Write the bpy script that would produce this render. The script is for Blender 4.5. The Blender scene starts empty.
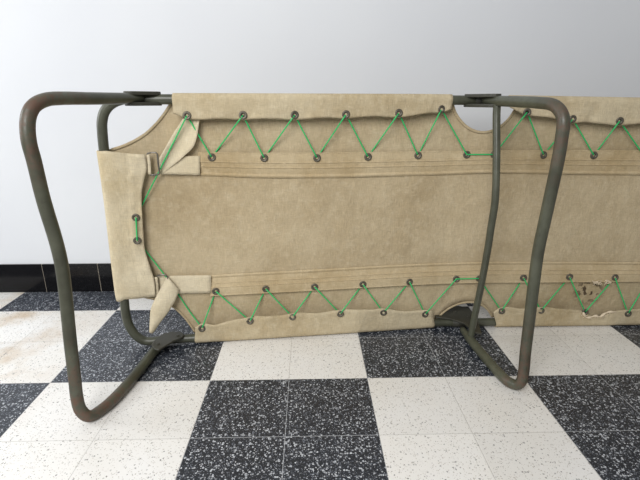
import bpy, bmesh, math, random
from mathutils import Vector, Matrix, noise

# ------------------------------------------------------------------ camera, world, light
S = bpy.context.scene
C = S.collection
CAM = Vector((0, 0, 0.6777)); FPX = 438.8; PITCH = 0.3086; YAW = 0.02449
cd = bpy.data.cameras.new('camera'); cam = bpy.data.objects.new('camera', cd); C.objects.link(cam)
cam.location = CAM; cam.rotation_euler = (math.pi/2-PITCH, 0, -YAW)
cd.sensor_width = 36; cd.lens = 36*FPX/640; cd.clip_start = 0.02
S.camera = cam

w = bpy.data.worlds.new('world'); S.world = w; w.use_nodes = True
w.node_tree.nodes['Background'].inputs[0].default_value = (1.0, 0.99, 0.98, 1)
w.node_tree.nodes['Background'].inputs[1].default_value = 0.32

def area(name, loc, target, sx, sy, power, col):
    l = bpy.data.lights.new(name, 'AREA'); l.shape = 'RECTANGLE'; l.size = sx; l.size_y = sy
    l.energy = power; l.color = col
    o = bpy.data.objects.new(name, l); C.objects.link(o); o.location = loc
    o.rotation_euler = (Vector(target)-Vector(loc)).to_track_quat('-Z', 'Y').to_euler()
    return o
# daylight from a tall window in the left side of the room, a little in front of the cot
area('window_daylight', (-2.5, 0.85, 1.25), (0.3, 0.95, 0.1), 0.9, 1.2, 23, (0.95, 0.98, 1.0))
# and a second, wider one behind and left of the camera
area('room_window', (-0.85, -1.0, 1.8), (-1.0, 1.0, 0.4), 1.4, 1.5, 65, (1.0, 0.995, 0.985))

S.view_settings.view_transform = 'Standard'; S.view_settings.look = 'None'
S.view_settings.gamma = 1; S.view_settings.use_curve_mapping = False
S.view_settings.exposure = 0.0

# ------------------------------------------------------------------ helpers
ORIGIN = Vector((0.44, 1.21, 0))          # base of the cot

def ray(px, py):
    a = (px-320)/FPX; up = -(py-240)/FPX
    fw = math.cos(PITCH)+up*math.sin(PITCH); dz = -math.sin(PITCH)+up*math.cos(PITCH)
    c, s = math.cos(YAW), math.sin(YAW)
    return Vector((c*a+s*fw, -s*a+c*fw, dz))
def plane_y(x):                            # where the cot's bed plane stands over the floor
    return min(1.176+0.102*x, 1.216)
def at(px, py, off=0.0):                   # point of the bed plane (off metres towards the room) seen at a photo pixel
    d = ray(px, py)
    t = (1.176-off)/(d.y-0.102*d.x); p = CAM+d*t
    if p.x > 0.392: p = CAM+d*((1.216-off)/d.y)
    return p
def onz(px, py, z):
    d = ray(px, py); return CAM+d*((z-CAM.z)/d.z)

def lin(h):
    h = [v/255 for v in h]
    return tuple(v/12.92 if v <= .04045 else ((v+.055)/1.055)**2.4 for v in h)+(1,)

class NT:
    def __init__(s, name):
        s.m = bpy.data.materials.new(name); s.m.use_nodes = True; s.t = s.m.node_tree
        s.b = s.t.nodes['Principled BSDF']
    def n(s, typ, props=None, **ins):
        k = s.t.nodes.new(typ)
        for a, v in (props or {}).items(): setattr(k, a, v)
        for a, v in ins.items():
            key = int(a[1:]) if a[0] == '_' and a[1:].isdigit() else a.replace('_', ' ')
            s.put(k.inputs[key], v)
        return k
    def put(s, sock, v):
        if isinstance(v, bpy.types.NodeSocket): s.t.links.new(v, sock)
        elif isinstance(v, bpy.types.Node): s.t.links.new(v.outputs[0], sock)
        else: sock.default_value = v
    def math(s, op, a, b=0.0, c=0.0): return s.n('ShaderNodeMath', {'operation': op}, _0=a, _1=b, _2=c).outputs[0]
    def mix(s, f, a, b, mode='MIX'):
        k = s.n('ShaderNodeMix', {'data_type': 'RGBA', 'blend_type': mode})
        s.put(k.inputs[0], f); s.put(k.inputs[6], a); s.put(k.inputs[7], b); return k.outputs[2]
    def ramp(s, f, lo, hi):
        k = s.n('ShaderNodeMapRange', {'clamp': True}, Value=f); k.inputs[1].default_value = lo; k.inputs[2].default_value = hi
        return k.outputs[0]
    def noise(s, vec, scale, detail=3, rough=.5):
        return s.n('ShaderNodeTexNoise', Vector=vec, Scale=scale, Detail=detail, Roughness=rough).outputs[0]
    def coords(s): return s.n('ShaderNodeTexCoord').outputs['Object']
    def bump(s, h, dist, strength=1.0):
        k = s.n('ShaderNodeBump', Height=h, Distance=dist, Strength=strength)
        s.put(s.b.inputs['Normal'], k.outputs[0])

# ------------------------------------------------------------------ materials
def mat_canvas(name, base, dark, light, tear=False, crease=.35):
    M = NT(name); co = M.coords()
    sep = M.n('ShaderNodeSeparateXYZ', Vector=co)
    big = M.noise(co, 5, 4, .6); fine = M.noise(co, 55, 3, .6)
    st = M.n('ShaderNodeMapping', Vector=co); st.inputs['Scale'].default_value = (60, 60, 900)
    st2 = M.n('ShaderNodeMapping', Vector=co); st2.inputs['Scale'].default_value = (900, 60, 60)
    w1 = M.noise(st, 1, 1); w2 = M.noise(st2, 1, 1)
    c = M.mix(M.ramp(big, .38, .68), base, dark)
    c = M.mix(M.math('MULTIPLY', M.ramp(fine, .5, .8), .45), c, light)
    weave = M.math('ADD', w1, w2)
    c = M.mix(M.ramp(weave, .8, 1.25), M.mix(.16, c, (0, 0, 0, 1)), c)
    if tear:
        v = M.n('ShaderNodeMapping', Vector=co); v.inputs['Location'].default_value = (-(TEAR.x-ORIGIN.x), 0, -(TEAR.z))
        v.inputs['Scale'].default_value = (1, 0, 1)
        r = M.n('ShaderNodeVectorMath', {'operation': 'LENGTH'}, Vector=v)
        mask = M.math('MULTIPLY', M.ramp(r.outputs['Value'], .058, .022), M.ramp(M.noise(co, 66, 3), .49, .55))
        c = M.mix(M.math('MULTIPLY', mask, .85), c, lin((58, 44, 36)))
    M.put(M.b.inputs['Base Color'], c)
    M.b.inputs['Roughness'].default_value = .95; M.b.inputs['Specular IOR Level'].default_value = .12
    cr = M.n('ShaderNodeMapping', Vector=co); cr.inputs['Scale'].default_value = (1.0, 1.0, .6); cr.inputs['Rotation'].default_value = (0, .5, 0)
    big_cr = M.math('ADD', M.noise(cr, 19, 3, .5), M.math('MULTIPLY', M.noise(cr, 70, 2, .5), .25))
    b1 = M.n('ShaderNodeBump', Height=big_cr, Distance=.012, Strength=crease)
    b2 = M.n('ShaderNodeBump', Height=M.math('ADD', weave, M.math('MULTIPLY', fine, .8)), Distance=.0016, Strength=.6, Normal=b1)
    M.put(M.b.inputs['Normal'], b2.outputs[0])
    return M.m
TEAR = at(589, 290, -.016)
canvas_sheet_m = mat_canvas('canvas_back', lin((202, 185, 153)), lin((181, 162, 129)), lin((216, 202, 173)), True, .55)
canvas_band_m = mat_canvas('canvas_band', lin((206, 188, 154)), lin((186, 165, 128)), lin((220, 204, 172)))
canvas_flap_m = mat_canvas('canvas_flap', lin((207, 193, 163)), lin((184, 166, 132)), lin((224, 212, 184)), crease=.6)
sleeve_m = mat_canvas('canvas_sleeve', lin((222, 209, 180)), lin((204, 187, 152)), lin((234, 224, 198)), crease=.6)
strap_m = mat_canvas('strap_webbing', lin((228, 215, 186)), lin((208, 193, 160)), lin((238, 228, 204)))
piping_m = mat_canvas('canvas_hem', lin((200, 183, 150)), lin((180, 160, 126)), lin((212, 197, 166)))

def mat_paint():
    M = NT('olive_painted_steel'); co = M.coords()
    n1 = M.noise(co, 14, 4, .6); n2 = M.noise(co, 90, 3, .6)
    c = M.mix(M.ramp(n1, .35, .7), lin((62, 63, 51)), lin((84, 86, 72)))
    sep = M.n('ShaderNodeSeparateXYZ', Vector=co)
    # wear sits on the outer bends of the legs, which scrape the floor
    front = M.ramp(sep.outputs[1], -.24, -.33)
    lowtop = M.math('MAXIMUM', M.ramp(sep.outputs[2], .24, .08), M.ramp(sep.outputs[2], .50, .62))
    wear = M.math('MULTIPLY', M.math('MULTIPLY', front, lowtop), M.ramp(M.noise(co, 46, 5, .75), .42, .62))
    c = M.mix(M.math('MULTIPLY', wear, .75), c, lin((98, 69, 56)))
    c = M.mix(M.math('MULTIPLY', M.ramp(n2, .62, .72), .5), c, lin((52, 48, 40)))
    M.put(M.b.inputs['Base Color'], c)
    M.put(M.b.inputs['Roughness'], M.math('ADD', .36, M.math('MULTIPLY', wear, .3)))
    M.b.inputs['Specular IOR Level'].default_value = .5
    M.bump(n2, .0006, .4)
    return M.m
paint_m = mat_paint()
def mat_simple(name, col, rough, metal=0.0, spec=.5, var=0.0):
    M = NT(name); co = M.coords(); n = M.noise(co, 180, 3)
    c = M.mix(M.math('MULTIPLY', n, var), col, tuple(v*.35 for v in col[:3])+(1,))
    M.put(M.b.inputs['Base Color'], c); M.b.inputs['Roughness'].default_value = rough
    M.b.inputs['Metallic'].default_value = metal; M.b.inputs['Specular IOR Level'].default_value = spec
    return M.m
plate_m = mat_simple('dark_olive_plate', lin((64, 63, 54)), .45, var=.5)
eyelet_m = mat_simple('tarnished_brass_eyelet', lin((118, 112, 100)), .45, .6, var=.8)
hole_m = mat_simple('eyelet_hole', lin((34, 30, 26)), .8, var=.2)
buckle_m = mat_simple('nickel_buckle', lin((138, 134, 128)), .3, .85, var=.5)
cord_m = mat_simple('green_nylon_cord', lin((44, 198, 110)), .45, var=.35)
thread_m = mat_simple('frayed_cotton', lin((226, 210, 184)), .95, spec=.1, var=.2)

def mat_floor():
    M = NT('terrazzo_tiles'); co = M.coords(); P = .2
    sep = M.n('ShaderNodeSeparateXYZ', Vector=co)
    x = M.math('DIVIDE', sep.outputs[0], P); y = M.math('DIVIDE', sep.outputs[1], P)
    hx = M.math('FLOOR', M.math('DIVIDE', x, 2.0)); hy = M.math('FLOOR', M.math('DIVIDE', y, 2.0))
    chk = M.math('GREATER_THAN', M.math('PINGPONG', M.math('ADD', hx, hy), 1.0), .5)
    fx = M.math('PINGPONG', x, .5); fy = M.math('PINGPONG', y, .5)      # distance to the nearest joint
    def joint(a, b): return M.ramp(M.math('MINIMUM', fx, fy), b, a)
    jd = joint(.0022, .0055); jw = joint(.0016, .0040)
    cell = M.n('ShaderNodeCombineXYZ', X=M.math('FLOOR', x), Y=M.math('FLOOR', y))
    tv = M.n('ShaderNodeTexWhiteNoise', {'noise_dimensions': '3D'}, Vector=cell).outputs[0]
    # chips: cells of a voronoi, some of them stone
    wob = M.n('ShaderNodeVectorMath', {'operation': 'MULTIPLY_ADD'})
    nn = M.n('ShaderNodeTexNoise', Vector=co, Scale=260.0)
    M.put(wob.inputs[0], nn.outputs[1]); wob.inputs[1].default_value = (.003,)*3; M.put(wob.inputs[2], co)
    def chips(scale, size, prob):
        v = M.n('ShaderNodeTexVoronoi', {'feature': 'F1'}, Vector=wob, Scale=scale)
        r = M.n('ShaderNodeSeparateColor', Color=v.outputs['Color'])
        sz = M.math('MULTIPLY', r.outputs[1], size)
        a = M.math('LESS_THAN', v.outputs['Distance'], sz)
        b = M.math('LESS_THAN', r.outputs[0], prob)
        return M.math('MULTIPLY', a, b), r.outputs[2]
    d1, k1 = chips(235, .60, .60); d2, k2 = chips(430, .55, .75)
    dark = M.mix(M.ramp(M.noise(co, 6, 3), .3, .7), lin((30, 34, 42)), lin((40, 45, 54)))
    dark = M.mix(M.math('MULTIPLY', d2, M.math('ADD', .10, M.math('MULTIPLY', k2, .6))), dark, lin((170, 176, 188)))
    dark = M.mix(M.math('MULTIPLY', d1, M.math('ADD', .35, M.math('MULTIPLY', k1, .65))), dark, lin((222, 226, 232)))
    dark = M.mix(M.math('MULTIPLY', jd, .75), dark, lin((178, 180, 184)))
    w1, q1 = chips(215, .48, .24); w2, q2 = chips(360, .52, .46)
    lt = M.mix(M.ramp(M.noise(co, 4, 4), .3, .7), lin((238, 237, 235)), lin((232, 229, 223)))
    lt = M.mix(M.math('MULTIPLY', M.math('MULTIPLY', M.ramp(M.noise(co, 6, 5, .65), .45, .65), M.ramp(sep.outputs[0], -.35, -.6)), .75), lt, lin((196, 172, 140)))
    lt = M.mix(M.math('MULTIPLY', w2, M.math('ADD', .25, M.math('MULTIPLY', q2, .55))), lt, lin((150, 140, 126)))
    lt = M.mix(M.math('MULTIPLY', w1, M.math('ADD', .35, M.math('MULTIPLY', q1, .65))), lt, lin((78, 76, 76)))
    lt = M.mix(M.math('MULTIPLY', jw, .6), lt, lin((150, 146, 140)))
    c = M.mix(chk, lt, dark)
    tvn = M.ramp(tv, -3.0, 1.0)
    c = M.mix(M.math('MULTIPLY', M.math('SUBTRACT', 1.0, tvn), .35), c, (0, 0, 0, 1))
    M.put(M.b.inputs['Base Color'], c)
    M.put(M.b.inputs['Roughness'], M.math('ADD', .20, M.math('MULTIPLY', M.noise(co, 9, 4, .6), .22)))
    M.b.inputs['Specular IOR Level'].default_value = .5
    h = M.math('SUBTRACT', M.math('MULTIPLY', M.noise(co, 30, 3), .25), joint(.002, .008))
    M.bump(h, .0006, .5)
    return M.m
floor_m = mat_floor()

def mat_wall():
    M = NT('white_wall_paint'); co = M.coords()
    c = M.mix(M.ramp(M.noise(co, 1.6, 4), .35, .7), lin((213, 216, 221)), lin((218, 221, 225)))
    M.put(M.b.inputs['Base Color'], c); M.b.inputs['Roughness'].default_value = .6
    M.b.inputs['Specular IOR Level'].default_value = .25
    M.bump(M.noise(co, 40, 4, .6), .0006, .4)
    return M.m
wall_m = mat_wall()
tile_m = mat_simple('black_glazed_tile', lin((20, 20, 22)), .12, spec=.22, var=.3)
grout_m = mat_simple('pale_grout', lin((196, 186, 170)), .9, spec=.2, var=.2)

# ------------------------------------------------------------------ mesh helpers
def mk(name, verts, faces, mats, parent=None, origin=None, smooth=True, fmat=None, mods=None):
    o0 = origin if origin is not None else Vector((0, 0, 0))
    me = bpy.data.meshes.new(name)
    me.from_pydata([tuple(Vector(v)-o0) for v in verts], [], faces)
    bm = bmesh.new(); bm.from_mesh(me); bmesh.ops.recalc_face_normals(bm, faces=bm.faces); bm.to_mesh(me); bm.free()
    if not isinstance(mats, (list, tuple)): mats = [mats]
    for m in mats: me.materials.append(m)
    for i, p in enumerate(me.polygons):
        p.use_smooth = smooth
        if fmat: p.material_index = fmat[i]
    o = bpy.data.objects.new(name, me); C.objects.link(o)
    if parent: o.parent = parent
    for typ, kw in (mods or []):
        md = o.modifiers.new(typ.lower(), typ)
        for k, v in kw.items(): setattr(md, k, v)
    return o

def box(v, f, lo, hi):
    b = len(v)
    for z in (lo[2], hi[2]):
        for x, y in ((lo[0], lo[1]), (hi[0], lo[1]), (hi[0], hi[1]), (lo[0], hi[1])): v.append((x, y, z))
    for q in ((0, 3, 2, 1), (4, 5, 6, 7), (0, 1, 5, 4), (1, 2, 6, 5), (2, 3, 7, 6), (3, 0, 4, 7)): f.append([b+i for i in q])

def catmull(pts, n=6):
    pts = [Vector(p) for p in pts]; out = []
    for i in range(len(pts)-1):
        p0 = pts[max(i-1, 0)]; p1 = pts[i]; p2 = pts[i+1]; p3 = pts[min(i+2, len(pts)-1)]
        # centripetal-ish: scale tangents by local segment length
        L = (p2-p1).length
        t1 = (p2-p0).normalized()*L if (p2-p0).length > 1e-9 else Vector(); t2 = (p3-p1).normalized()*L if (p3-p1).length > 1e-9 else Vector()
        for k in range(n):
            t = k/n; a = t*t; b = a*t
            out.append(p1*(2*b-3*a+1)+t1*(b-2*a+t)+p2*(-2*b+3*a)+t2*(b-a))
    out.append(pts[-1]); return out

def tube_data(pts, rad, seg=16, closed=False, v=None, f=None):
    v = [] if v is None else v; f = [] if f is None else f; b0 = len(v)
    n = len(pts); pts = [Vector(p) for p in pts]
    r = rad if callable(rad) else (lambda t: rad)
    prev = None
    for i, p in enumerate(pts):
        a = pts[(i-1) % n] if (closed or i > 0) else p; c = pts[(i+1) % n] if (closed or i < n-1) else p
        T = (c-a).normalized()
        if prev is None:
            N = T.cross(Vector((0, 0, 1)));
            if N.length < .1: N = T.cross(Vector((0, 1, 0)))
            N.normalize()
        else: N = (prev-T*prev.dot(T)).normalized()
        prev = N; B = T.cross(N); R = r(i/(n-1))
        for k in range(seg):
            an = 2*math.pi*k/seg; v.append(p+N*(math.cos(an)*R)+B*(math.sin(an)*R))
    for i in range(n if closed else n-1):
        for k in range(seg):
            a = b0+i*seg; c = b0+((i+1) % n)*seg; f.append([a+k, a+(k+1) % seg, c+(k+1) % seg, c+k])
    if not closed:
        f.append([b0+k for k in range(seg)][::-1]); f.append([b0+(n-1)*seg+k for k in range(seg)])
    return v, f
def tube(name, pts, rad, mat, parent=None, seg=16, closed=False):
    v, f = tube_data(pts, rad, seg, closed)
    return mk(name, v, f, mat, parent, ORIGIN)

def grid(name, rows, mat, parent, thick=.0014, sub=0):
    nc = len(rows[0]); v = [p for r in rows for p in r]
    f = [[i*nc+j, i*nc+j+1, (i+1)*nc+j+1, (i+1)*nc+j] for i in range(len(rows)-1) for j in range(nc-1)]
    mods = [('SOLIDIFY', dict(thickness=thick, offset=0.0))]
    if sub: mods.append(('SUBSURF', dict(levels=sub, render_levels=sub)))
    return mk(name, v, f, mat, parent, ORIGIN, mods=mods)

def interp(tab, x):
    if x <= tab[0][0]: return tab[0][1]
    for (a, ya), (b, yb) in zip(tab, tab[1:]):
        if x <= b:
            t = (x-a)/(b-a); return ya+(yb-ya)*t
    return tab[-1][1]
def sinterp(tab, x):                       # smooth version
    if x <= tab[0][0]: return tab[0][1]
    for i in range(len(tab)-1):
        (a, ya), (b, yb) = tab[i], tab[i+1]
        if x <= b:
            h = b-a; t = (x-a)/h
            ma = (yb-tab[i-1][1])/(b-tab[i-1][0]) if i > 0 else (yb-ya)/h
            mb = (tab[i+2][1]-ya)/(tab[i+2][0]-a) if i+2 < len(tab) else (yb-ya)/h
            t2, t3 = t*t, t*t*t
            return (2*t3-3*t2+1)*ya+(t3-2*t2+t)*h*ma+(-2*t3+3*t2)*yb+(t3-t2)*h*mb
    return tab[-1][1]
def wob(x, z, s, amp, seed=0):
    return amp*noise.noise(Vector((x*s+seed*7.3, z*s, seed*3.1)))
def frange(a, b, st):
    n = max(1, int(round(abs(b-a)/st))); return [a+(b-a)*i/n for i in range(n+1)]

# ------------------------------------------------------------------ the room
GX, GY, WALL_Y = -0.2554, 0.9591, 1.522
def struct(o, label):
    o['kind'] = 'structure'; o['label'] = label; return o
v, f = [], []
box(v, f, (-2.6-GX, -1.6-GY, -.05), (3.4-GX, WALL_Y-GY, 0))
fl = mk('floor', v, f, floor_m, smooth=False); fl.location = (GX, GY, 0)
struct(fl, 'floor of black and white speckled terrazzo tiles in two by two checks')
v, f = [], []
box(v, f, (-2.6, WALL_Y, -.05), (3.4, WALL_Y+.12, 2.7))
struct(mk('wall_back', v, f, wall_m, smooth=False), 'plain white painted wall behind the folding cot')
# skirting of black tiles
SEAM = (CAM+ray(44, 278)*((WALL_Y-.008)/ray(44, 278).y)).x
BH = (CAM+ray(20, 264.6)*((WALL_Y-.008)/ray(20, 264.6).y)).z
v, f, fm = [], [], []
box(v, f, (-2.6, WALL_Y-.0065, 0), (3.4, WALL_Y+.001, BH-.0006)); fm += [1]*6
x = SEAM-.2*10
while x < 3.3:
    b = len(f); box(v, f, (x+.0011, WALL_Y-.009, .0012), (x+.1989, WALL_Y-.001, BH)); fm += [0]*(len(f)-b); x += .2
struct(mk('baseboard_back', v, f, [tile_m, grout_m], smooth=False, fmat=fm,
          mods=[('BEVEL', dict(width=.0009, segments=2, limit_method='ANGLE'))]), 'black glazed tile skirting with pale joints along the wall')

# ------------------------------------------------------------------ the folding cot
cot = bpy.data.objects.new('folding_cot', None); C.objects.link(cot); cot.location = ORIGIN
cot.empty_display_size = .1
cot['label'] = 'tan canvas camp cot with green lacing and olive tube legs, standing on its long side'
cot['category'] = 'camp cot'

R_RAIL = .0126; Z_LOW = .0168
def ztop(x): return interp([(-.6, .6800), (.30, .6785), (.45, .6770), (1.05, .667), (1.6, .667)], x)
def rail_pts(x0, x1, top):
    return [Vector((x, plane_y(x), ztop(x) if top else Z_LOW)) for x in frange(x0, x1, .05)]
def mirror(p): return Vector((.92-p[0], p[1]+plane_y(.92-p[0])-plane_y(p[0]), p[2]))

# bed frames: left half (both rails, and the end bow), right half
bowpx = [(122, 99.5), (112, 103.5), (105, 111), (102.2, 121), (102.3, 131), (103.8, 148), (109, 190), (114.5, 230), (119.5, 266), (124.2, 300),
         (125.8, 314), (129, 325), (136, 335.5), (146, 340.3)]
bow = [at(px, py) for px, py in bowpx]
for p in bow: p.y = plane_y(p.x)
for p in bow[-1:]: p.z = Z_LOW
left_path = rail_pts(.455, -.44, True)+bow+rail_pts(-.43, .455, False)
tube('bed_frame', catmull(left_path, 5), R_RAIL*.97, paint_m, cot)
rb = [mirror(p) for p in bow]
right_path = [p for p in rail_pts(.475, 1.34, True)]+[Vector((p.x, p.y, p.z-.012 if p.z > .1 else p.z)) for p in rb]+rail_pts(1.33, .475, False)
tube('bed_frame', catmull(right_path, 5), R_RAIL*.97, paint_m, cot)

# legs
def flat_end(t, lo=.045):                  # tube ends squashed narrower where they enter the hinge plates
    e = min(t, 1-t)
    return .0126 if e > lo else .0126*(.72+.28*e/lo)
LL = [(-.402, 1.128, .683), (-.422, 1.069, .6815), (-.454, .969, .681), (-.478, .898, .681), (-.488, .865, .678), (-.497, .839, .666), (-.502, .825, .644),
      (-.504, .819, .609), (-.503, .821, .573), (-.502, .825, .498), (-.499, .834, .415), (-.498, .836, .364), (-.499, .833, .307), (-.503, .824, .198),
      (-.506, .818, .102), (-.507, .815, .062), (-.502, .812, .032), (-.488, .815, .0145), (-.4735, .8342, .0135), (-.4613, .8684, .0135),
      (-.4490, .935, .0135), (-.4413, 1.002, .0135), (-.4345, 1.0735, .0140), (-.4275, 1.104, .0150), (-.417, 1.128, .0160)]
RL = [(.457, 1.185, .6765), (.470, 1.121, .6755), (.484, 1.045, .674), (.497, .977, .672), (.506, .93, .666), (.511, .902, .642), (.512, .898, .601), (.512, .898, .561),
      (.511, .901, .508), (.510, .907, .43), (.509, .912, .359), (.509, .909, .279), (.510, .905, .192), (.511, .901, .105), (.512, .897, .052), (.509, .897, .026),
      (.501, .904, .0135), (.486, .924, .0135), (.4747, 1.004, .0135), (.466, 1.11, .0135), (.463, 1.18, .0135)]
leg_l = tube('leg', catmull(LL, 6), flat_end, paint_m, cot, 20)
leg_m = tube('leg', catmull(RL, 6), flat_end, paint_m, cot, 20)
CB = [(.4675, 1.130, .672), (.469, 1.128, .64), (.473, 1.108, .54), (.476, 1.092, .434), (.4755, 1.095, .36), (.475, 1.098, .297), (.472, 1.107, .176), (.4695, 1.119, .079), (.468, 1.124, .018)]
tube('crossbar', catmull(CB, 6), .0093, paint_m, leg_m, 14)
leg_r = tube('leg', catmull([mirror(p) for p in LL], 6), flat_end, paint_m, cot, 20)

# hinge plates: flat lugs above and below the tubes, riveted
def outline_plate(name, pts, z, th, parent, mat=plate_m):
    pts = [Vector((p[0], p[1], 0)) for p in pts]; n = len(pts); v = []
    for k in (0, 1): v += [Vector((p.x, p.y, z+(k-.5)*th)) for p in pts]
    f = [list(range(n))[::-1], [n+i for i in range(n)]]+[[i, (i+1) % n, n+(i+1) % n, n+i] for i in range(n)]
    return v, f
def capsule(a, b, ra, rb, n=10):
    a = Vector(a[:2]); b = Vector(b[:2]); d = (b-a).normalized(); an = math.atan2(d.y, d.x); out = []
    for k in range(n+1):
        t = an-math.pi/2+math.pi*k/n; out.append((b.x+rb*math.cos(t), b.y+rb*math.sin(t)))
    for k in range(n+1):
        t = an+math.pi/2+math.pi*k/n; out.append((a.x+ra*math.cos(t), a.y+ra*math.sin(t)))
    return out
def hinge(parent, a, b, zc, gap, ra=.014, rb=.012, sides=(1, -1)):
    v, f = [], []
    for s in sides:
        pv, pf = outline_plate('', capsule(a, b, ra, rb), zc+s*gap, .0085, None)
        n = len(v); v += pv; f += [[i+n for i in q] for q in pf]
    h = mk('hinge_plate', v, f, plate_m, parent, ORIGIN, smooth=False, mods=[('BEVEL', dict(width=.0018, segments=3, limit_method='ANGLE', angle_limit=.8))])
    for p in (a, b):                       # pivot rivets through both lugs
        q = Vector((p[0], p[1], zc)); zs = gap+.0042
        lo = zc-zs if -1 in sides else zc
        tube('rivet', [Vector((q.x, q.y, lo+(zc+zs-lo)*t)) for t in (0, .02, .03, .5, .97, .98, 1)],
             lambda t: .0058 if (t < .25 or t > .75) else .004, plate_m, h, 12)
    return h
def far(x, d=.0): return (x, plane_y(x)-d)
hinge(cot, far(-.377), (-.4175, 1.096), .6812, .0122, .016, .016)
hinge(cot, far(.430), (.465, 1.145), .6765, .0122, .016, .016)
v, f = outline_plate('', [onz(px, py, .0325) for px, py in [(151.5, 344.5), (154, 349), (158.5, 350.5), (165, 346.5), (174, 341), (182.5, 337.5), (184, 334.5), (181, 332.2), (172, 331.8), (163, 334), (156, 339)]], .0316, .006, None)
pl = mk('hinge_plate', v, f, plate_m, cot, ORIGIN, smooth=False, mods=[('BEVEL', dict(width=.002, segments=3, limit_method='ANGLE', angle_limit=.8))])
for px, py in ((178, 335.5), (158, 344)):
    q = onz(px, py, .035); tube('rivet', [Vector((q.x, q.y, z)) for z in (.030, .0358, .0366, .0370)], lambda t: .0048 if t < .8 else .0036, plate_m, pl, 12)
v, f = outline_plate('', [onz(px, py, .0335) for px, py in [(432, 312), (437, 307.6), (448, 306), (460, 306.3), (469, 308.5), (474.5, 314), (478, 322), (482, 334), (475, 333), (464, 323.5), (450, 319), (436, 317.5)]], .0328, .005, None)
mg = mk('hinge_plate', v, f, plate_m, cot, ORIGIN, smooth=False, mods=[('BEVEL', dict(width=.0016, segments=3, limit_method='ANGLE', angle_limit=.8))])
for px, py in ((441, 312), (455, 312), (468, 316)):
    q = onz(px, py, .035); tube('rivet', [Vector((q.x, q.y, z)) for z in (.030, .0362, .0370, .0374)], lambda t: .0052 if t < .8 else .004, plate_m, mg, 12)
# coupling sleeve that joins the two rail halves
for top in (True, False):
    tube('rail_coupling', rail_pts(.442, .492, top), R_RAIL*1.09, plate_m, cot, 18)
hinge(cot, (1.295, 1.216), (1.3415, 1.162), .6685, .0150, .014, .013)
hinge(cot, (1.298, 1.216), (1.344, 1.172), .0178, .0148, .015, .013, (1,))

# eyelets: one mesh, copied
def eyelet_mesh():
    prof = [(.0098, -.0008), (.0106, .0004), (.0102, .0018), (.0086, .0026), (.0056, .0020), (.0040, .0008), (.0034, -.0010), (.0034, -.0022), (0, -.0024)]
    n = 20; v = []; f = []; fm = []
    for r, y in prof[:-1]:
        for k in range(n):
            a = 2*math.pi*k/n; v.append((r*math.cos(a), -y, r*math.sin(a)))
    v.append((0, .0024, 0))
    for i in range(len(prof)-2):
        for k in range(n):
            f.append([i*n+k, i*n+(k+1) % n, (i+1)*n+(k+1) % n, (i+1)*n+k]); fm.append(0 if i < 5 else 1)
    l = (len(prof)-2)*n
    for k in range(n): f.append([l+k, l+(k+1) % n, len(v)-1]); fm.append(1)
    me = bpy.data.meshes.new('eyelet'); me.from_pydata(v, [], f)
    me.materials.append(eyelet_m); me.materials.append(hole_m)
    for p, m in zip(me.polygons, fm): p.use_smooth = True; p.material_index = m
    return me
EYE = eyelet_mesh(); rnd = random.Random(4)
def eyelet(p, parent, tilt=0.0):
    o = bpy.data.objects.new('eyelet', EYE); C.objects.link(o); o.parent = parent
    o.location = p-ORIGIN; o.rotation_euler = (tilt+rnd.uniform(-.15, .15), rnd.uniform(0, 6), rnd.uniform(-.1, .1)+(.1 if p.x < .392 else 0))
    return o

# canvas back sheet -----------------------------------------------------------
OS = -.0165
top_tab = [(104, 152), (112, 148), (122, 145), (134, 139.5), (146, 132), (156, 122), (164, 112), (170, 102), (173, 97), (440, 97), (450, 100), (453.5, 109), (458, 117),
           (464, 123.5), (471, 128.5), (479, 131.3), (487, 131), (495, 128.5), (503, 123.5), (509, 117), (514, 110), (518, 100), (522, 98.5), (640, 102.5), (790, 104)]
bot_tab = [(104, 288), (118, 292), (140, 297), (154, 300), (165, 303.5), (174, 308.5), (182, 315.5), (189, 324), (195, 333), (200, 339), (300, 334), (426, 326), (434, 322), (440, 315),
           (448, 308), (457, 303.5), (466, 301.3), (475, 301.6), (482, 304), (488, 309), (493, 316.5), (497, 325), (640, 324), (790, 322)]
xs = frange(104, 160, 4)+frange(162, 204, 1.5)+frange(208, 440, 6)[0:]+frange(442, 524, 1.5)+frange(528, 790, 6)
def sheet_off(px, py):
    p = at(px, py, OS)
    return OS+wob(p.x, p.z, 7, .0022, 1)+wob(p.x, p.z, 23, .0009, 2)
rows = []
for i in range(33):
    t = i/32; r = []
    for px in xs:
        py = interp(top_tab, px)*(1-t)+interp(bot_tab, px)*t
        qx = max(px, interp([(150, 107), (205, 111), (292, 121.5), (300, 124)], py))   # stays inside the end sleeve
        r.append(at(qx, py, sheet_off(qx, py)))
    rows.append(r)
sheet = grid('canvas_sheet', rows, canvas_sheet_m, cot, .0015)

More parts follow.
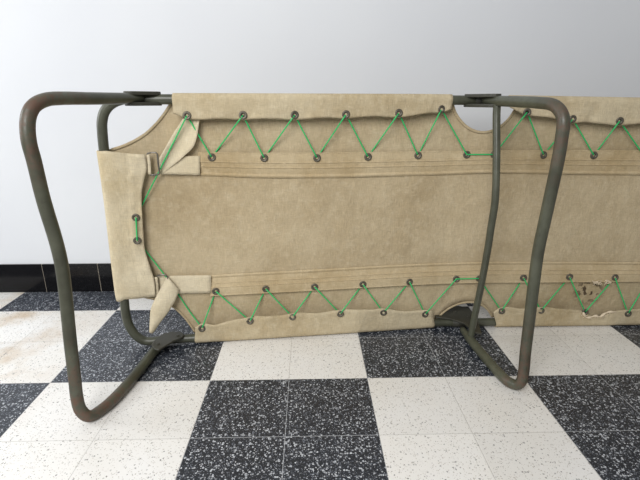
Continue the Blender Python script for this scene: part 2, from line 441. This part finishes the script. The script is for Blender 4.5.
def ribbon(name, path, width, off, mat, parent, thick=.0018, crown=.0006, n=5, sm=6):
    """flat strip following pixels (px,py[,off]) of the bed plane"""
    P = catmull([at(q[0], q[1], (q[2] if len(q) > 2 else off)) for q in path], sm)
    rows = []
    for i, p in enumerate(P):
        T = (P[min(i+1, len(P)-1)]-P[max(i-1, 0)]).normalized()
        W = T.cross(Vector((0, -1, 0))).normalized()
        wd = width(i/(len(P)-1)) if callable(width) else width
        rows.append([p+W*(wd*(k/(n-1)-.5))+Vector((0, -crown*(1-(2*k/(n-1)-1)**2), 0)) for k in range(n)])
    return grid(name, rows, mat, parent, thick)
PO = OS+.0022
ribbon('hem', [(106, 151.5), (118, 148), (132, 142.2), (146, 133.5), (156, 124), (164, 114), (171, 103)], .0055, PO, piping_m, sheet)
ribbon('hem', [(452.5, 104), (455, 112), (460, 120), (468, 127.6), (479, 132), (490, 131.3), (500, 126.6), (508, 119.6), (514, 111), (518, 103)], .0065, PO, piping_m, sheet)
ribbon('hem', [(140, 296.2), (154, 299), (165, 302.5), (174, 307.5), (182, 314.5), (189, 323), (195, 332)], .0055, PO, piping_m, sheet)
ribbon('hem', [(434, 323), (440, 315.5), (448, 309), (457, 304.5), (466, 302.3), (475, 302.6), (482, 305), (488, 310), (492.5, 317)], .0060, PO, piping_m, sheet)

# reinforcement bands sewn on the sheet ----------------------------------------
OB = -.0075
def band(name, up, lo, x0, x1, free_low):
    rows = []; N = 70
    for i in range(N+1):
        t = i/N; r = []
        for px in frange(x0, x1, 5):
            py = sinterp(up, px)*(1-t)+sinterp(lo, px)*t
            tt = t if free_low else 1-t            # tt=1 at the free, eyeletted edge
            off = OS+.0028+(OB-OS-.0028)*min(1, max(0, (tt-.15)/.55))**.8
            for s in (.40, .60): off += .0030*math.exp(-((tt-s)/.012)**2)
            off += .0026*math.exp(-((tt-.07)/.05)**2)
            off -= .0006*math.exp(-((tt-.01)/.02)**2)   # stitched rows
            off += .0008*math.exp(-((tt-.985)/.03)**2)
            p = at(px, py, off); off += wob(p.x, p.z, 16, .0012, 5)*tt
            r.append(at(px, py, off))
        rows.append(r)
    return grid(name, rows, canvas_band_m, cot, .0018)
tb_up = [(198, 152), (240, 152.6), (315, 152.6), (360, 152), (400, 151.6), (470, 150.6), (500, 150.2), (560, 150), (640, 150.4), (780, 151)]
tb_lo = [(198, 175.5), (250, 177.5), (290, 178), (340, 177.6), (400, 175.9), (430, 175.3), (490, 173.2), (565, 174.2), (640, 175), (780, 175)]
bb_up = [(210, 275), (280, 271.2), (340, 268), (400, 264.6), (480, 261.8), (560, 261.6), (640, 262), (780, 262)]
bb_lo = [(210, 296.2), (255, 293.8), (320, 290.4), (395, 286.2), (445, 283.8), (480, 283), (523, 282.7), (640, 281.8), (780, 281)]
band_t = band('reinforcement_band', tb_up, tb_lo, 198, 780, False)
band_b = band('reinforcement_band', bb_up, bb_lo, 210, 780, True)

# edge flaps wrapped round the rails ------------------------------------------
OF = .0115
def flap(name, hem, x0, x1, top, eyes, seed, endcut=None):
    Rf = R_RAIL+.0013; cols = []
    for px in frange(x0, x1, 3):
        hy = sinterp(hem, px)
        p0 = at(px, 98 if top else 334, 0); X = p0.x; Y = plane_y(X); Z = ztop(X) if top else Z_LOW
        sg = 1 if top else -1
        col = []
        for k in range(9):                  # round the tube from behind
            a = math.pi*(1.0-k/8*1.0)
            rr = Rf+wob(X, a, 30, .0005, seed)
            col.append(Vector((X, Y-math.cos(a)*rr, Z+sg*math.sin(a)*rr)))
        col = [Vector((X, Y-math.cos(math.pi-math.pi*k/8)*Rf, Z+sg*math.sin(math.pi*k/8)*Rf)) for k in range(9)]
        # hem point
        ed = min([abs(px-e) for e in eyes] or [99]); puff = .0045*min(1, ed/24)
        hp = at(px, hy, OF+puff)
        for k in range(1, 11):
            t = k/10; q = col[8].lerp(hp, t)
            q.y -= wob(q.x, q.z, 26, .0045, seed)*t-wob(q.x, q.z, 70, .0018, seed+1)*t+(.0010 if .86 < t < .97 else 0)
            if k == 10: q.y += .0012
            q.x = col[8].x+(hp.x-col[8].x)*t
            col.append(q)
        cols.append(col)
    if not top:
        for c in cols:
            for q in c: q.z = max(q.z, .0012)
    return grid(name, cols, canvas_flap_m, cot, .0020)
e_tl = [(187, 115.5), (243, 115.2), (294.7, 115), (346, 114.4), (398.9, 113), (441.5, 109.3)]
e_tr = [(527.2, 112.2), (572.8, 119), (619.7, 121), (666, 121), (712, 121), (758, 121)]
e_bl = [(202, 328.4), (250, 321), (292.5, 317), (340.3, 313.8), (383.5, 312.6), (425.2, 314.2)]
e_br = [(501.5, 311), (541, 310.7), (585, 312), (628, 313.6), (672, 311), (716, 311), (758, 311)]
h_tl = [(173, 113), (180, 116), (186, 118.8), (200, 119.8), (222, 118.9), (240, 120), (265, 118.7), (290, 120), (305, 119.4), (322, 117.7), (345, 118.6), (372, 116.4), (400, 117.4), (427, 113.4), (441, 112.5), (452, 109)]
h_tr = [(508, 106), (516, 110.5), (526, 115), (537, 116.4), (552, 118), (572, 123), (585, 122.2), (600, 123.6), (619, 125.5), (640, 123.8), (664, 125.5), (690, 124), (712, 125.5), (735, 124), (760, 125.5), (780, 124)]
h_bl = [(196, 327), (202, 323.5), (215, 324.6), (235, 320), (250, 316.8), (280, 315.6), (292, 313), (320, 313), (340, 309.7), (370, 309.6), (383, 308.6), (405, 311.5), (425, 310), (434, 311)]
h_br = [(492, 312.5), (501, 307.5), (523, 308.6), (541, 306.8), (561, 308.6), (575, 309.6), (582, 311), (590, 315.5), (600, 316.5), (610, 313), (618, 311), (628, 309.8), (640, 308.8), (672, 307.5), (700, 309), (716, 307.5), (780, 308)]
fl_tl = flap('edge_flap', h_tl, 173.5, 451.5, True, [e[0] for e in e_tl], 11)
fl_tr = flap('edge_flap', h_tr, 509, 780, True, [e[0] for e in e_tr], 12)
fl_bl = flap('edge_flap', h_bl, 195.5, 432.5, False, [e[0] for e in e_bl], 13)
fl_br = flap('edge_flap', h_br, 493, 780, False, [e[0] for e in e_br], 14)
for lst, par in ((e_tl, fl_tl), (e_tr, fl_tr), (e_bl, fl_bl), (e_br, fl_br)):
    for px, py in lst: eyelet(at(px, py, OF+.0025), par)
b_t = [(211.8, 157.4), (264.2, 158), (317, 158), (368, 156.9), (418, 155.4), (466.8, 154.6), (494.2, 154.4), (543.6, 155), (593.9, 155.3), (644, 155.5), (690, 155.5), (736, 155.5)]
b_b = [(215.7, 291.2), (265.7, 288.8), (314.5, 286.8), (362.8, 284.2), (409.5, 281.8), (456.3, 279), (479.2, 278.5), (523.5, 277.7), (569.5, 276.8), (615, 277.4), (650, 277), (694, 277), (738, 277)]
for px, py in b_t: eyelet(at(px, py, OB+.0018), band_t)
for px, py in b_b: eyelet(at(px, py, OB+.0018), band_b)

# end sleeve wrapped round the bow ---------------------------------------------
def sleeve(mir=False):
    le = [(150.5, 98.7), (175, 102.3), (205, 106.3), (240, 110.2), (270, 113.6), (292, 116.4), (299.5, 117.8)]
    ri = [(154.5, 145.2), (163, 146.6), (171, 146.6), (180, 144), (190, 142), (205, 141.6), (218, 142.4), (232, 143.4), (247, 144.4), (258, 147.2), (268, 150.5), (280, 154.2), (290, 155), (296, 155.6)]
    rows = []
    for i in range(41):
        t = i/40
        yl = 150.5+(299.5-150.5)*t; yr = 154.5+(296-154.5)*t
        xl = sinterp(le, yl); xr = sinterp(ri, yr); r = []
        c = at(xl+4.6, yl, 0); Rf = .0148
        for k in range(7):                  # from behind, round the bow
            a = math.pi*k/6
            r.append(Vector((c.x-math.sin(a)*Rf, plane_y(c.x)+math.cos(a)*Rf, c.z)))
        for k in range(1, 19):
            s = k/18; px = xl+5+(xr-xl-5)*s; py = yl+(yr-yl)*s+.6*math.sin(s*3.1)
            off = Rf+(.006-Rf)*s
            p = at(px, py, off)
            off += wob(p.x, p.z, 13, .010, 21)*s*(1.1-.3*s)+wob(p.x, p.z, 34, .0075, 22)*s+wob(p.x, p.z, 80, .0018, 23)*s
            off += .0025/(1+math.exp(-(s-.60)*90))-.0022*math.exp(-((s-.58)/.02)**2)+.0012*math.exp(-((s-.93)/.02)**2)
            r.append(at(px, py, max(off, -.008)))
        rows.append(r)
    if mir:
        rows = [[Vector((mirror(p).x, mirror(p).y, p.z)) for p in r] for r in rows]
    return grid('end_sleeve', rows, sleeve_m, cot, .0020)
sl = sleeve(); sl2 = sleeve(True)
e_sl = [(135.9, 217.6), (137.2, 240.6)]
bpy.context.view_layer.update()
def on_part(o, px, py, lift):              # point where the photo ray meets a part's own surface
    dg = bpy.context.evaluated_depsgraph_get()
    mw = o.matrix_world.inverted(); ok, loc, nrm, _ = o.ray_cast(mw @ CAM, ray(px, py).normalized(), depsgraph=dg)
    if not ok: return at(px, py, 0)
    return o.matrix_world @ loc-ray(px, py).normalized()*lift
for px, py in e_sl: eyelet(on_part(sl, px, py, .0006), sl)

# straps and buckle in the corners ----------------------------------------------
OW = -.0055
def quad_strip(name, left, right, mat, offs, n=14, m=7, curl=0.0, seed=1, parent=cot):
    """strip between two pixel edges sampled alike; offs(t) gives its distance"""
    rows = []
    tl = [(i/(len(left)-1), q) for i, q in enumerate(left)]; tr = [(i/(len(right)-1), q) for i, q in enumerate(right)]
    for i in range(n+1):
        t = i/n; L = (sinterp([(a, q[0]) for a, q in tl], t), sinterp([(a, q[1]) for a, q in tl], t))
        Rr = (sinterp([(a, q[0]) for a, q in tr], t), sinterp([(a, q[1]) for a, q in tr], t)); r = []
        for k in range(m):
            s = k/(m-1); off = offs(t, s)
            p = at(L[0]+(Rr[0]-L[0])*s, L[1]+(Rr[1]-L[1])*s, off)
            off += wob(p.x, p.z, 30, .0012, seed); off -= .0007*(math.exp(-((s-.12)/.05)**2)+math.exp(-((s-.88)/.05)**2))
            r.append(at(L[0]+(Rr[0]-L[0])*s, L[1]+(Rr[1]-L[1])*s, off))
        rows.append(r)
    return grid(name, rows, mat, parent, .0018)
st_t = quad_strip('strap', [(158.5, 156.5), (180, 156.2), (200, 155.8)], [(160, 174.2), (180, 174.6), (200, 175)], strap_m, lambda t, s: OB+.0015+.002*math.sin(t*3.1), seed=31)
st_b = quad_strip('strap', [(157, 276), (180, 275.6), (211, 275.2)], [(160, 294), (182, 293.4), (211, 293)], strap_m, lambda t, s: OB+.0015+.002*math.sin(t*3.1), seed=32)
# loose tongues pulled through the buckles
quad_strip('strap_tongue', [(159.5, 157.5), (165, 148.5), (172.5, 135), (181, 122), (186, 112)], [(161.5, 175.2), (171, 167), (183, 157), (195, 143.5), (200, 116)], strap_m,
           lambda t, s: .004+.006*math.sin(t*2.6)+.010*math.cos(s*3.3+t*2)*(1-.4*t)-.006*t, n=18, m=9, seed=33, parent=st_t)
quad_strip('strap_tongue', [(167, 276.3), (158, 293), (151.2, 308), (149.9, 320), (149.4, 332.3)], [(179.2, 289.8), (175, 301), (168, 312.5), (160, 323), (152.6, 333.6)], strap_m,
           lambda t, s: .004+.014*math.sin(t*1.9)+.006*math.sin(s*3.1), n=18, m=9, seed=34, parent=st_b)
# small keeper loops at the sleeve edge
lp = quad_strip('strap_keeper', [(146.4, 154.6), (147.6, 164), (148.2, 174.4)], [(150, 154.6), (150.8, 164), (151.4, 174.6)], strap_m, lambda t, s: .004+.003*math.sin(s*3.1), n=8, m=6, seed=35)
lp2 = quad_strip('strap_keeper', [(154.2, 277), (154.8, 286), (155.4, 295.6)], [(157.6, 277), (158.6, 286), (159.2, 295.4)], strap_m, lambda t, s: .003+.003*math.sin(s*3.1), n=8, m=6, seed=36)
bk = [at(x, y, o) for x, y, o in ((147.6, 153.4, .006), (152, 152.5, .007), (156, 152.6, .007), (157.4, 154, .007), (158.2, 163, .008), (159.6, 172.5, .008), (159, 174.2, .007), (154, 175, .004), (150.4, 175, .003), (149, 173, .002), (148, 164, .001), (147, 155, .003))]
tube('buckle', bk, .0021, buckle_m, st_t, 10, closed=True)
bk2 = [at(x, y, o) for x, y, o in ((157.6, 275.4, .004), (162, 274.8, .005), (166, 275, .005), (167.4, 276.4, .005), (168.4, 285, .003), (169, 293.5, .002), (168, 295, .002), (163, 295.6, .001), (159.6, 295.4, .001), (158.4, 294, .001), (157.6, 285, .0), (157, 277, .002))]
tube('buckle', bk2, .0021, buckle_m, st_b, 10, closed=True)

# green lacing -------------------------------------------------------------------
FO, BO = OF+.0045, OB+.0045        # just in front of a flap / a band
FB, BB = OF-.0075, OB-.0065        # just behind them
def lerp2(a, b, t): return (a[0]+(b[0]-a[0])*t, a[1]+(b[1]-a[1])*t)
cord_r = .0018
path = []
def add(q, off): path.append(at(q[0], q[1], off))
# upper run: enters every eyelet from the front, leaves it behind the cloth
seqT = [('S', (135.9, 217.6)), ('F', e_tl[0])]
for i in range(5): seqT += [('B', b_t[i]), ('F', e_tl[i+1])]
seqT += [('B', b_t[5]), ('B2', b_t[6]), ('F', e_tr[0])]
for i in range(5): seqT += [('B', b_t[7+i]), ('F', e_tr[1+i])]
def off_of(k, side):
    if k == 'S': return .012 if side > 0 else -.008
    if k == 'F': return FO if side > 0 else FB
    return BO if side > 0 else BB
def run(seq, front_in):
    """pass through the eyelets; front_in: cord comes to an eyelet over the cloth and leaves under it"""
    for i, (k, q) in enumerate(seq):
        a = seq[i-1][1] if i else None; b = seq[i+1][1] if i+1 < len(seq) else None
        sin, sout = (1, -1) if front_in else (-1, 1)
        if k == 'B2': sin, sout = -1, 1
        if i and seq[i][0] == 'B2': sin, sout = 1, 1
        if i+1 < len(seq) and seq[i+1][0] == 'B2': sin, sout = 1, 1
        if a:
            d = math.hypot(a[0]-q[0], a[1]-q[1]); add(lerp2(q, a, min(.45, 7/d)), off_of(k, sin)); add(lerp2(q, a, 2.0/d), off_of(k, sin)-.0005*sin)
        add(q, (off_of(k, 1)+off_of(k, -1))/2 if sin != sout else off_of(k, sin)-.001)
        if b:
            d = math.hypot(b[0]-q[0], b[1]-q[1]); add(lerp2(q, b, 2.0/d), off_of(k, sout)+.0005*(-sout)); add(lerp2(q, b, min(.45, 7/d)), off_of(k, sout))
run(seqT, True)
cord = tube('lacing_cord', path, cord_r, cord_m, cot, 8)
path = []
seqB = [('S', (137.2, 240.6)), ('F', e_bl[0])]
for i in range(5): seqB += [('B', b_b[i]), ('F', e_bl[i+1])]
seqB += [('B', b_b[5]), ('B2', b_b[6]), ('F', e_br[0])]
for i in range(6): seqB += [('B', b_b[7+i]), ('F', e_br[1+i])]
run(seqB[1:], False)
path = [at(137.2, 240.6, -.010), at(145, 250, -.009), at(160, 269, -.006), at(166.5, 277.5, -.003), at(180, 297, -.010), at(190, 312, -.009), at(198, 322.5, -.006)]+path
tube('lacing_cord', path, cord_r, cord_m, cot, 8)
# stitch of cord between the two sleeve eyelets
sp = [on_part(sl, px, py, l) for px, py, l in ((135.9, 217.6, -.001), (136.0, 219, .0035), (136.3, 225, .0045), (136.7, 233, .0045), (137.1, 239.2, .0035), (137.2, 240.6, -.001))]
tube('lacing_cord', catmull(sp, 4), cord_r, cord_m, cot, 8)

# frayed edge of the torn flap -----------------------------------------------------
fr = [(583, 312.5), (586, 317), (590, 317.3), (595, 315.8), (600, 316.6), (605, 313.4), (610, 311.8), (616, 312)]
v, f = tube_data(catmull([at(px, py, OF+.006) for px, py in fr], 5), lambda t: .0030+.0011*math.sin(t*31), 8)
for k in range(26):
    i = rnd.randrange(len(fr)-1); q = lerp2(fr[i], fr[i+1], rnd.random())
    a = rnd.uniform(-.4, 3.6); L = rnd.uniform(2, 5)
    tube_data(catmull([at(q[0], q[1], OF+.006), at(q[0]+math.cos(a)*L*.5, q[1]+math.sin(a)*L*.4, OF+.008), at(q[0]+math.cos(a)*L, q[1]+math.sin(a)*L*.5+.8, OF+.007)], 3), .0006, 5, False, v, f)
fz = mk('frayed_edge', v, f, thread_m, fl_br, ORIGIN); fz['label'] = 'pale frayed threads of the torn hem'
v, f = [], []
for q, r in (((597, 282), 5), ((608, 281.5), 4)):
    for k in range(12):
        a = rnd.uniform(0, 6.28)
        tube_data(catmull([at(q[0]+rnd.uniform(-r, r), q[1]+rnd.uniform(-1, 2), OB+.004), at(q[0]+rnd.uniform(-r, r), q[1]+rnd.uniform(-2, 2), OB+.006), at(q[0]+rnd.uniform(-r, r), q[1]+rnd.uniform(0, 4), OB+.004)], 3), .0007, 5, False, v, f)
fz = mk('frayed_edge', v, f, thread_m, band_b, ORIGIN); fz['label'] = 'pale frayed threads of the torn band'
